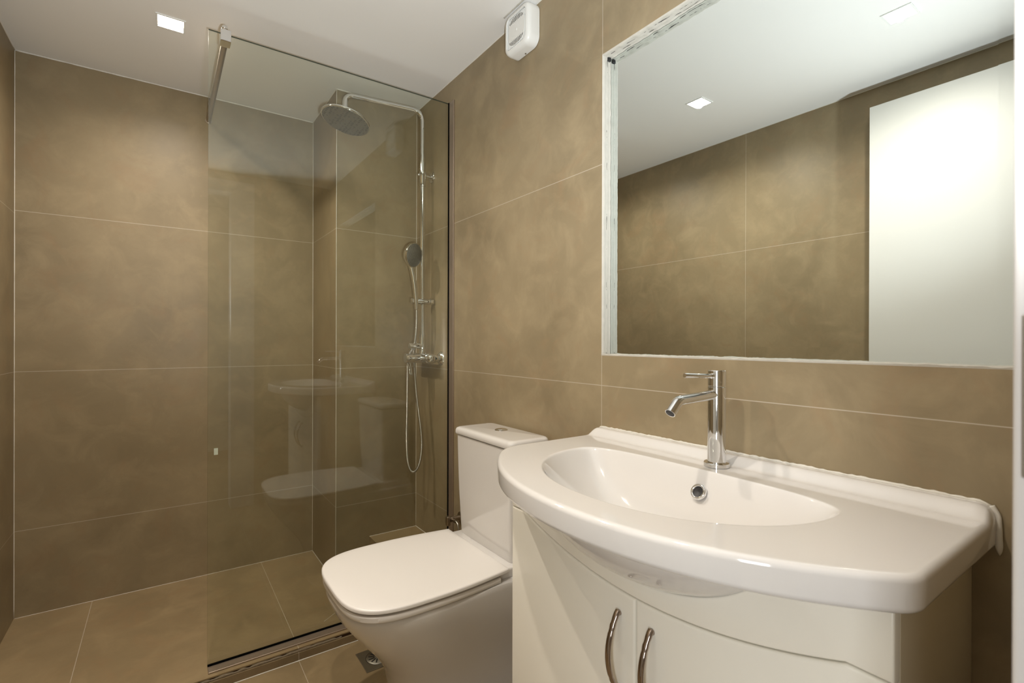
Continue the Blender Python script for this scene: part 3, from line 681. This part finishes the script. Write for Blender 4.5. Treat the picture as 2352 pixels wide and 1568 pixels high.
# ================================================================== VANITY CABINET
vc = thing('vanity_cabinet', W(M - .15, UC, FLOOR), 'cream lacquered vanity cabinet with two handled doors under the basin', 'cabinet')
bm = bmesh.new()
zt = -.296
box(bm, (FX + .019, UC - CW, FLOOR + .08), (M - .001, UC - CW + .016, zt), .0008, 1); box(bm, (FX + .019, UC + CW - .016, FLOOR + .08), (M - .001, UC + CW, zt), .0008, 1)
box(bm, (FX + .019, UC - CW + .016, FLOOR + .08), (M - .001, UC + CW - .016, FLOOR + .098)); box(bm, (M - .012, UC - CW + .016, FLOOR + .098), (M - .001, UC + CW - .016, -.45))
obj('carcass', bm, M_carc, vc)
for s in (-1, 1):
    for xx in (FX + .05, M - .05):
        bm = bmesh.new(); lathe(bm, W(xx, UC + s*(CW - .04), FLOOR), (0, 0, 1), [(0, .018), (.06, .018), (.0798, .025)], 20); obj('foot', bm, M_plast, vc, True, 40)
def arc_z(u):
    a = abs(u); return -.3845 if a > .322 else -.445 + .0605*(a/.322)**2.0
def bulge_z(u):   # underside of the bowl where it passes through the front of the cabinet
    du, dv = u - C0[0], CV - .0008 - C0[1]; a = math.atan2(dv, du); r = math.hypot(du, dv); rb = ray_bowl(a)*1.02 + .004
    if r >= rb: return -.2985
    return belly(r/rb) - .0015
def front_panel(us, ztop, zbot, bev=.004, thick=.018):
    """vertical slab with front at FX; outline from top polyline and bottom polyline"""
    bm = bmesh.new()
    out = [(u, ztop(u)) for u in us] + [(u, zbot(u)) for u in us[::-1]]
    fr = [bm.verts.new(W(FX, UC + u, z)) for u, z in out]
    f = bm.faces.new(fr)
    r = bmesh.ops.extrude_face_region(bm, geom=[f]); vs = [g for g in r['geom'] if isinstance(g, bmesh.types.BMVert)]
    for v in vs: v.co.x += thick
    fs = set(fr); es = [e for e in bm.edges if e.verts[0] in fs and e.verts[1] in fs]
    bmesh.ops.recalc_face_normals(bm, faces=bm.faces)
    bmesh.ops.bevel(bm, geom=es, offset=bev, segments=4, profile=0.5, affect='EDGES', clamp_overlap=True)
    return bm
def us(a, b, n=60): return [a + (b-a)*i/n for i in range(n+1)]
g = .0011
obj('fascia', front_panel(sorted(us(-CW, CW, 90) + [-.322, .322]), bulge_z, lambda u: arc_z(u) + g, .0035), M_lacq, vc, True, 35)
BH = [None, None]
for s in (-1, 1):
    uu = sorted([s*v for v in us(.0011, CW, 50) + [.322]])
    d = obj('door', front_panel(uu, lambda u: arc_z(u) - g, lambda u: FLOOR + .08, .0045), M_lacq, vc, True, 35)
    hu = .036*s + (.0005 if s > 0 else -.0005)
    bm = bmesh.new(); zt_, zb_ = -.480, -.622
    pth = []
    for i in range(41):
        t = i/40; z = zt_ + (zb_ - zt_)*t; k = math.sin(math.pi*t)
        pth.append(W(FX - .003 - .026*k**.8, UC + hu, z))
    # flattened bow: elliptical section
    R = []
    for i, p in enumerate(pth):
        dd = (pth[min(i+1, 40)] - pth[max(i-1, 0)]).normalized(); nn = Vector((0, 1, 0)); bb = dd.cross(nn)
        w = .0058; h = .0042; grv = 1 - .10*(1 if i in (4, 5, 8, 9, 31, 32, 35, 36) else 0)
        R.append([p + nn*w*grv*math.cos(2*math.pi*q/20) + bb*h*grv*math.sin(2*math.pi*q/20) for q in range(20)])
    loft(bm, R, True, True)
    for zz in (zt_ - .004, zb_ + .004): lathe(bm, W(FX - .0002, UC + hu, zz), (-1, 0, 0), [(0, .0052), (.006, .005)], 16)
    h = obj('handle', bm, M_brass, d, True, 50); h['label'] = 'dark chrome bow handle'

# overflow ring
oc = W(.8412, .572, -.2885); on = Vector((-.86, 0, .5)).normalized()
bm = bmesh.new(); lathe(bm, oc - on*.004, on, [(0, .0100), (.0060, .0100), (.0075, .0110), (.0080, .0130), (.0072, .0150), (.0050, .0157), (.002, .0157), (0, .0150)], 40, False); o = obj('overflow_ring', bm, M_chrome, bs, True, 60)
bm = bmesh.new(); lathe(bm, oc + on*.0005, on, [(-.001, .0), (0, .0101)], 32, False); o = obj('overflow_hole', bm, M_hollow, bs)
bm = bmesh.new(); lathe(bm, W(M - .24, UC + .012, ZD - BD - .0035), (0, 0, 1), [(0, .033), (.002, .032), (.003, .029), (.002, .020), (.0045, .018), (.005, 0)], 40); obj('drain_plug', bm, M_chrome, bs, True, 50)
# silicone behind the basin
path = [(u, 0.0) for u in []]
bm = bmesh.new(); n = 120; rnd = random.Random(3); P = []
for i in range(n+1):
    u = HW*.985 - (2*HW*.985)*i/n; x = min(1, (HW - abs(u))/.020); P.append(W(M - .0015, UC + u, ZD + .0190*math.sqrt(1 - (1-x)**2)))
w = [1 + .8*(rnd.random()-.5) for _ in P]
tube(bm, P, lambda t: .0026*w[int(t*n+.5)], 8)
P = [W(M - .0025, UC - HW*.985 - .0005, ZD + .0160), W(M - .0025, UC - HW*.985 - .0065, ZD + .003), W(M - .003, UC - HW - .0015, ZD - .010), W(M - .003, UC - HW - .0018, ZD - .03), W(M - .003, UC - HW - .003, ZD - .052)]
tube(bm, smooth_path(P, 8), lambda t: (.0034 + .0016*t)*(1 if t < .8 else max(.15, 1 - ((t-.8)/.2)**2)), 10)
tag(obj('silicone_bead', bm, M_caulk, None, True), 'white silicone bead along the wall edge of the basin', 'sealant')

# ================================================================== TAP
tx, ty = .9085, .577
tp = thing('basin_tap', W(tx, ty, ZD), 'chrome single-lever tap standing on the basin', 'tap')
bm = bmesh.new(); lathe(bm, W(tx, ty, ZD), (0, 0, 1), [(0.0003, .0235), (.001, .0245), (.008, .0245), (.0090, .0235), (.0092, .0175), (.0100, .0175), (.159, .0175), (.1595, .0170)], 64); obj('tap_body', bm, M_chrome, tp, True, 30)
bm = bmesh.new(); lathe(bm, W(tx, ty, ZD + .1597), (0, 0, 1), [(0, .0160), (.0016, .0160), (.0018, .0172), (.0022, .0175), (.0318, .0175), (.0330, .0165)], 64); obj('lever_cap', bm, M_chrome, tp, True, 30)
ld = Vector((-.985, .0, .045)).normalized()
bm = bmesh.new(); lathe(bm, W(tx, ty, ZD + .181) + ld*.0165, ld, [(0, .0062), (.002, .0045), (.087 , .0045), (.088, .0038)], 24); obj('lever', bm, M_chrome, tp, True, 40)
sz = ZD + .1335
pth = fillet_path([W(tx - .012, ty, ZD + .1445), W(tx - .124, ty, ZD + .1395), W(tx - .1475, ty, ZD + .118)], .024, 14)
bm = bmesh.new(); tube(bm, pth, .0098, 32, True); obj('spout', bm, M_chrome, tp, True, 40)
e = pth[-1]; d = (pth[-1] - pth[-2]).normalized()
bm = bmesh.new(); lathe(bm, e + d*.0002, d, [(0, .0085), (.0005, .0)], 28, False); obj('aerator', bm, M_hollow, tp, True, 40)
